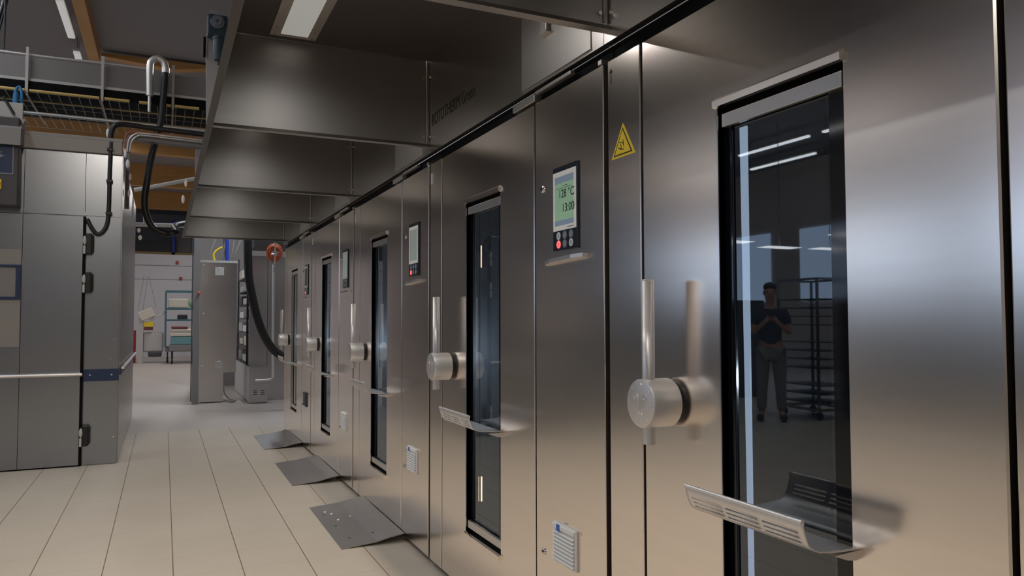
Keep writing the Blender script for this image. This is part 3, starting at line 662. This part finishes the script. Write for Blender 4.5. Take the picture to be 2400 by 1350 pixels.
B(1.63, 1.75, 13.59, 13.62, .02, 2.55, .01).build('unit_panel', 'steel_far', s2)
lb = thing('low_base', (1.45, 14.5, 0), 'low base with pale side and slotted steel front at the foot of the tall unit', 'base')
B(1.305, 1.60, 13.2, 13.585, .01, .59).build('base_front', 'steel_far', lb); B(1.305, 1.9, 13.99, 15.9, .01, .59).build('base_rear', 'lightgrey', lb)
B(1.298, 1.304, 13.2, 15.9, .02, .60).build('side_plate', 'lightgrey', lb)
sm = MB()
for x in (1.37, 1.49):
    for z in (.14, .17, .20): sm.box(x, x+.06, 13.192, 13.20, z, z+.012)
sm.build('cover_slot', 'ink', lb)
tag(MB().tube([(1.66, 13.1, 2.32), (1.665, 13.1, 1.2), (1.67, 13.1, .50), (1.665, 13.16, .42), (1.62, 13.17, .385), (1.40, 13.172, .375)], .024, smooth=3).build('drain_pipe', 'alu', None, True), 'thin silver pipe running down the tall unit and turning left near the floor', 'pipe')
h2 = MB().tube([(1.14, 12, 5.99), (1.14, 12, 4.5), (1.14, 12, 3.0), (1.14, 12, 2.56), (1.15, 12, 2.23), (1.17, 12, 1.97), (1.22, 12, 1.72), (1.28, 12, 1.46), (1.37, 12, 1.20), (1.48, 12, 1.00), (1.59, 12, .88), (1.75, 12, .80), (2.0, 12, .78)], .062, n=18).build('supply_hose', 'rubber', None, True)
tag(h2, 'thick black hose sweeping down in front of the tall unit beyond the ovens', 'hose')
rh = thing('hose_reel', (1.53, 12, 2.4), 'coiled orange air hose hanging above the thin silver pipe', 'hose')
c = MB()
for i in range(7):
    a = .4*i; r = .108-.019*(i % 4); c.tube([(1.535+.01*math.sin(a*3)+r*math.cos(t_*PI/8), 12+.03*math.sin(i*2.1+t_*.3), 2.43+.012*math.cos(a*2)+r*1.15*math.sin(t_*PI/8)) for t_ in range(17)], .011, n=8, smooth=2)
c.build('coil', 'orange', rh, True)
MB().tube([(1.535, 11.95, 2.58), (1.53, 11.95, 2.3), (1.52, 11.95, 2.12)], .014).build('coil_end', 'pipe', rh, True)
tag(B(1.25, 2.2, 12.2, 12.8, 2.52, 2.9).build('dark_beam_box', 'darkgrey'), 'dark box section above the orange hose behind the last hood', 'box')

# far hall: trolley, machine, racking
def trolley():
    t = thing('wheeled_trolley', (.45, 27, 0), 'teal framed trolley with trays standing in the far hall', 'trolley')
    f = MB()
    for x in (.05, .93):
        for y in (26.7, 27.4): f.box(x-.03, x+.03, y-.03, y+.03, .5, 2.32)
    for z in (2.29, 1.72, 1.35): f.box(.05, .93, 26.7, 26.74, z, z+.06).box(.05, .93, 27.36, 27.4, z, z+.06)
    f.build('trolley_frame', 'teal', t)
    B(.08, .90, 26.75, 27.35, 1.75, 1.78).box(.08, .90, 26.75, 27.35, 1.36, 1.39).box(.05, .95, 26.68, 27.42, .36, .52).build('trolley_shelf', 'midgrey', t)
    for x in (.12, .86): MB().cyl((x-.03, 26.75, .09), (x+.03, 26.75, .09), .088).box(x-.02, x+.02, 26.72, 26.78, .1, .37).build('castor', 'ink', t)
    return t
trolley()
tag(B(.12, .72, 26.8, 27.3, 1.783, 2.08, .03).build('cream_tub', 'cream'), 'cream tub on the upper shelf of the teal trolley', 'tub')
tag(MB().sph((.87, 27.0, 1.93), .13, (1, 1, 1.1)).build('green_bag', 'green', None, True), 'pale green bag on the right of the teal trolley', 'bag')
tag(B(.40, .70, 26.8, 27.2, 1.392, 1.56, .02).build('black_scale', 'ink'), 'black appliance on the lower shelf of the teal trolley', 'appliance')
wb = thing('wire_basket', (.5, 26.4, 0), 'grey basket cart with teal crate and maroon cloth before the trolley', 'cart')
B(.17, .95, 26.0, 26.6, .40, .60, .02).build('basket_base', 'midgrey', wb)
B(.20, .95, 26.0, 26.6, .60, .86, .03).build('teal_crate', 'tealcloth', wb)
B(.19, .97, 25.98, 26.62, .87, .98, .02).box(.22, .97, 25.98, 26.62, 1.02, 1.10, .03).build('pale_lid', 'cream', wb)
B(.22, .70, 25.97, 26.62, 1.10, 1.18, .03).build('folded_cloth', 'maroon', wb)
for x in (.25, .85): MB().cyl((x-.03, 26.1, .09), (x+.03, 26.1, .09), .088).box(x-.03, x+.03, 26.05, 26.15, .1, .41).build('castor', 'ink', wb)
mc = thing('dough_machine', (-.4, 27, 0), 'pale bakery machine with slanting chute and yellow bin in the far hall', 'machine')
B(-.75, -.60, 26.8, 27.2, 0, 1.45).build('machine_column', 'lightgrey', mc)
MB().box(-.72, -.30, 26.7, 27.3, 1.42, 1.72, .02, rot=Matrix.Rotation(math.radians(-25), 4, 'Y')).build('machine_head', 'cream', mc)
MB().box(-.45, .12, 26.8, 27.2, 1.48, 1.56, .01, rot=Matrix.Rotation(math.radians(-30), 4, 'Y')).build('chute', 'offwhite', mc)
B(-.58, -.30, 26.8, 27.2, 1.16, 1.33, .02).build('yellow_bin', 'yellow', mc)
B(-.58, -.32, 26.8, 27.2, 1.06, 1.16).build('bin_tray', 'maroon', mc)
B(-.60, .0, 26.9, 27.3, .35, .98, .05).build('machine_bowl', 'lightgrey', mc)
B(-.45, -.05, 26.8, 27.2, .20, .38, .04).build('machine_foot', 'darkgrey', mc)
for a_, b_ in (((-.76, 26.9, 1.7), (-.60, 26.9, 2.85)), ((-.62, 26.9, 1.7), (-.50, 26.9, 2.8)), ((-.46, 26.9, 2.8), (-.24, 26.9, 1.8))): MB().tube([a_, b_], .007, smooth=0).build('suspension_rod', 'midgrey', mc)
for i, (x, c_) in enumerate(((-1.0, 'darkgrey'), (-.88, 'red'))):
    tag(B(x-.06, x+.06, 27.2, 27.5, 0, 1.05+.5*(1-i)).build('tool_stand', c_), ['dark tool stand at the left edge of the far hall view', 'red tool stand beside the pale bakery machine'][i], 'stand')
rk = thing('pallet_racking', (0, 33.5, 0), 'blue pallet racking with yellow beam above the pale partition', 'racking')
for x in (.30, 1.1, -3.0): B(x-.06, x+.06, 33.0, 33.2, 0, 5.4).build('rack_upright', 'cobalt', rk)
B(-3.0, 4, 33.0, 34.2, 3.98, 4.10).build('rack_beam', 'yel_rail', rk)
tag(B(.4, 1.02, 33.25, 34.0, 4.11, 5.2, .05).build('wrapped_pallet', 'wall_brown'), 'grey wrapped goods on the blue racking', 'goods')
tag(B(-2.9, .22, 33.25, 34.0, 4.11, 4.6).build('dark_pallet', 'darkgrey'), 'dark goods on the blue racking left of the upright', 'goods')
for i, (x, z) in enumerate(((.42, 3.55), (.55, 2.95))): tag(B(x-.05, x+.05, 30.95, 30.998, z-.06, z+.06).build('fire_bell', 'red'), ['upper', 'lower'][i]+' small red wall box on the pale partition', 'alarm box')
st_ = struct(B(-14, 8, 30.985, 30.999, 3.42, 3.44).box(-14, 8, 30.985, 30.999, 2.9, 2.915).build('trim_1', 'midgrey'))

# ceiling panels that show in the reflections
for i, (x, y) in enumerate(((-8.2, 12.6), (-10.2, 13.2), (-9.6, 10.6), (-11.6, 13.0))):
    t = thing('panel_lamp', (x, y, 3.05), ['bright flat panel lamp mirrored at left in the nearest oven window', 'bright flat panel lamp mirrored in the middle of the nearest oven window', 'lowest bright flat panel lamp mirrored in the nearest oven window', 'bright flat panel lamp mirrored at the right edge of the nearest oven window'][i], 'lamp', 'flat panel lamps mirrored in the window')
    B(x-.5, x+.5, y-.2, y+.2, 3.05, 3.06).build('light_panel', 'ledpanel', t)
    MB().cyl((x, y, 3.06), (x, y, 5.995), .01).build('lamp_rod', 'midgrey', t)

# rack trolleys mirrored in the window
def rack(x, y, rz, label):
    t = thing('rack_trolley', (x, y, 0), label, 'trolley', 'bakery rack trolleys mirrored in the window')
    mt = Matrix.Translation((x, y, 0)) @ Matrix.Rotation(rz, 4, 'Z')
    def put(mb, nm, m):
        bmesh.ops.transform(mb.bm, matrix=mt, verts=mb.bm.verts); mb.build(nm, m, t)
    f = MB()
    for a in (-.3, .3):
        for b in (-.4, .4): f.box(a-.015, a+.015, b-.015, b+.015, .12, 1.95)
        f.box(a-.015, a+.015, -.4, .4, 1.93, 1.96).box(a-.015, a+.015, -.4, .4, .12, .16)
    for b in (-.4, .4): f.box(-.3, .3, b-.015, b+.015, 1.93, 1.96).box(-.3, .3, b-.015, b+.015, .12, .16)
    put(f, 'rack_frame', 'steel_far')
    for i in range(14):
        if i % 5 == 3: continue
        z = .22+i*.12; put(MB().box(-.29, .29, -.39, .39, z, z+.012), 'baking_tray', 'darkgrey')
    for a in (-.26, .26):
        for b in (-.36, .36): put(MB().cyl((a-.02, b, .06), (a+.02, b, .06), .055, n=12).box(a-.015, a+.015, b-.015, b+.015, .06, .13), 'castor', 'ink')
for i, (x, y, r) in enumerate(((-5.6, 7.9, .1), (-6.5, 7.3, .3), (-6.4, 6.1, 0), (-6.5, 5.0, .1), (-6.4, 3.9, -.1), (-6.5, 2.8, 0), (-6.4, 1.6, .1), (-4.3, 9.3, .1))):
    rack(x, y, r, ['rack trolley right beside the person, mirrored in the nearest window', 'rack trolley turned askew behind the first one', 'rack trolley at the start of the straight row', 'second rack trolley of the straight row',
                   'third rack trolley of the straight row, turned slightly', 'fourth rack trolley of the straight row', 'last rack trolley of the straight row', 'rack trolley standing behind the person'][i])

# ------------------------------------------------------------------ the person mirrored in the nearest oven window
def skin(name, joints, bones, m, parent, sub=2):
    """joints: {name: (x, y, z, rx, ry)}; grows one continuous surface with the Skin modifier"""
    names = list(joints); me = bpy.data.meshes.new(name)
    me.from_pydata([joints[n][:3] for n in names], [(names.index(a), names.index(b)) for a, b in bones], [])
    o = bpy.data.objects.new(name, me); C.objects.link(o)
    sk = o.modifiers.new('skin', 'SKIN'); sk.use_smooth_shade = True
    for i, n in enumerate(names):
        v = me.skin_vertices[0].data[i]; v.radius = joints[n][3:5]; v.use_root = (i == 0)
    sb = o.modifiers.new('smooth', 'SUBSURF'); sb.levels = sub; sb.render_levels = sub
    dg = bpy.context.evaluated_depsgraph_get(); me2 = bpy.data.meshes.new_from_object(o.evaluated_get(dg)); me2.name = name
    bpy.data.objects.remove(o)
    for p in me2.polygons: p.use_smooth = True
    me2.materials.clear(); me2.materials.append(M[m])
    o = bpy.data.objects.new(name, me2); C.objects.link(o); o.parent = parent
    return o
def person():
    t = thing('person', (-4.72, 7.85, 0), 'person in navy polo and grey trousers, hands raised, mirrored in the nearest oven window', 'person')
    t.rotation_euler = (0, 0, math.radians(42))
    J = {'pelvis': (0, 0, .98, .14, .11), 'waist': (0, .0, 1.14, .13, .10), 'chest': (0, .01, 1.38, .165, .11), 'neckb': (0, .015, 1.53, .075, .07), 'neck': (0, 0, 1.60, .056, .056), 'headl': (0, -.015, 1.68, .072, .085), 'headm': (0, -.01, 1.76, .078, .096), 'headt': (0, 0, 1.84, .055, .07)}
    Bn = [('pelvis', 'waist'), ('waist', 'chest'), ('chest', 'neckb'), ('neckb', 'neck'), ('neck', 'headl'), ('headl', 'headm'), ('headm', 'headt')]
    for s_, q in ((1, 'a'), (-1, 'b')):
        J.update({'sh'+q: (.185*s_, .01, 1.47, .062, .062), 'el'+q: (.25*s_, -.04, 1.19, .044, .044), 'wr'+q: (.10*s_, -.27, 1.33, .029, .026), 'pa'+q: (.06*s_, -.33, 1.37, .036, .018),
                  'hp'+q: (.10*s_, 0, .92, .095, .10), 'kn'+q: (.12*s_, -.01, .50, .062, .065), 'an'+q: (.13*s_, .02, .10, .040, .045), 'to'+q: (.15*s_, -.12, .04, .045, .032)})
        Bn += [('chest', 'sh'+q), ('sh'+q, 'el'+q), ('el'+q, 'wr'+q), ('wr'+q, 'pa'+q), ('pelvis', 'hp'+q), ('hp'+q, 'kn'+q), ('kn'+q, 'an'+q), ('an'+q, 'to'+q)]
        for f, (dx, dz, l) in enumerate(((-.022, .022, .055), (-.024, .008, .075), (-.022, -.006, .08), (-.018, -.020, .07))):
            a, b = 'f%d%s' % (f, q), 'g%d%s' % (f, q)
            J[a] = ((.06-.02)*s_+dx*s_*.3, -.355, 1.375+dz, .009, .009); J[b] = ((.04-l*.6)*s_, -.385+.01*f, 1.385+dz*1.5, .008, .008); Bn += [('pa'+q, a), (a, b)]
        J['t'+q] = (.055*s_, -.315, 1.415, .010, .010); J['u'+q] = (.02*s_, -.33, 1.445, .009, .009); Bn += [('pa'+q, 't'+q), ('t'+q, 'u'+q)]
    body = skin('body', J, Bn, 'skin', t)
    sub = lambda ks, g: {k_: (*J[k_][:3], J[k_][3]+g, J[k_][4]+g) for k_ in ks}
    sh = sub(['pelvis', 'waist', 'chest', 'neckb', 'sha', 'shb'], .016); sh['pelvis'] = (0, 0, 1.0, .165, .135)
    for s_, q in ((1, 'a'), (-1, 'b')): sh['sl'+q] = (.225*s_, -.02, 1.29, .068, .068)
    skin('polo_shirt', sh, [('pelvis', 'waist'), ('waist', 'chest'), ('chest', 'neckb'), ('chest', 'sha'), ('chest', 'shb'), ('sha', 'sla'), ('shb', 'slb')], 'shirt', t)
    tr = sub(['pelvis', 'hpa', 'hpb', 'kna', 'knb', 'ana', 'anb'], .016)
    for q in 'ab': tr['an'+q] = (tr['an'+q][0], .02, .12, .066, .066); tr['kn'+q] = (*tr['kn'+q][:3], .082, .082)
    tr['pelvis'] = (0, 0, .97, .15, .122)
    skin('trousers', tr, [('pelvis', 'hpa'), ('pelvis', 'hpb'), ('hpa', 'kna'), ('hpb', 'knb'), ('kna', 'ana'), ('knb', 'anb')], 'trouser', t)
    def loc(mb, nm, m, sm=True):
        o = mb.build(nm, m, None, sm); o.parent = t; return o
    for s_ in (1, -1): loc(MB().sph((.15*s_, -.06, .05), .06, (.85, 2.2, .8)), 'shoe', 'ink')
    loc(MB().sph((0, .02, 1.83), .098, (.88, 1.05, .72)).sph((0, .05, 1.76), .09, (.92, .85, 1)), 'hair', 'hair')
    loc(MB().sph((0, -.115, 1.735), .016, (.8, 1.1, 1.5)), 'nose', 'skin')
    for s_ in (1, -1):
        loc(MB().sph((.032*s_, -.098, 1.765), .010), 'eye', 'ink'); loc(MB().sph((.083*s_, 0, 1.75), .024, (.35, .7, 1.2)), 'ear', 'skin')
    loc(MB().sph((0, -.102, 1.69), .018, (1.3, .35, .3)), 'mouth', 'red')
    return t
person()
tag(B(-.035, .035, -.005, .005, -.07, .07, .003).build('phone', 'ink'), 'black phone held in both hands by the mirrored person', 'phone')
ph = bpy.data.objects['phone']; ph.location = (-4.72+.36*math.sin(math.radians(42)), 7.85-.36*math.cos(math.radians(42)), 1.40); ph.rotation_euler = (0, 0, math.radians(42))

# dark equipment across the hall, mirrored as the dark band in the oven fronts
def dark_unit(x0, x1, y0, y1, face, label):
    t = thing('dark_cabinet', ((x0+x1)/2, (y0+y1)/2, 0), label, 'cabinet', 'dark grey cabinets mirrored in the ovens')
    B(x0, x1, y0, y1, .08, 1.72, .01).build('cabinet_carcass', 'darkcab', t)
    B(x0+.04, x1-.04, y0+.04, y1-.04, 0, .08).build('plinth', 'ink', t)
    if face == 'x':
        ym = (y0+y1)/2
        for a, b in ((y0+.02, ym-.005), (ym+.005, y1-.02)):
            d = B(x1, x1+.02, a, b, .12, 1.68, .003).build('cabinet_door', 'darkcab', t)
            yy = b-.06 if a < ym-.1 else a+.06
            MB().tube([(x1+.02, yy, .8), (x1+.05, yy, .82), (x1+.05, yy, 1.0), (x1+.02, yy, 1.02)], .008).build('door_pull', 'steel_edge', d)
    else:
        xm = (x0+x1)/2
        for a, b in ((x0+.02, xm-.005), (xm+.005, x1-.02)):
            d = B(a, b, y0-.02, y0, .12, 1.68, .003).build('cabinet_door', 'darkcab', t)
            xx = b-.06 if a < xm-.1 else a+.06
            MB().tube([(xx, y0-.02, .8), (xx, y0-.05, .82), (xx, y0-.05, 1.0), (xx, y0-.02, 1.02)], .008).build('door_pull', 'steel_edge', d)
M['darkcab'] = mat('dark_cabinet_enamel', (.035, .034, .036), .5)
for i in range(5):
    dark_unit(-7.9, -7.05, .0+i*1.75, 1.72+i*1.75, 'x', ['end cabinet of the dark row nearest the camera', 'second cabinet of the dark row', 'middle cabinet of the dark row', 'fourth cabinet of the dark row', 'corner cabinet of the dark row'][i]+', mirrored in the ovens')
dark_unit(-6.95, -5.25, 10.3, 11.1, 'y', 'dark cabinet behind the rack trolley, mirrored in the nearest oven window')
dark_unit(-5.2, -3.5, 10.3, 11.1, 'y', 'dark cabinet behind the person, mirrored in the nearest oven window')
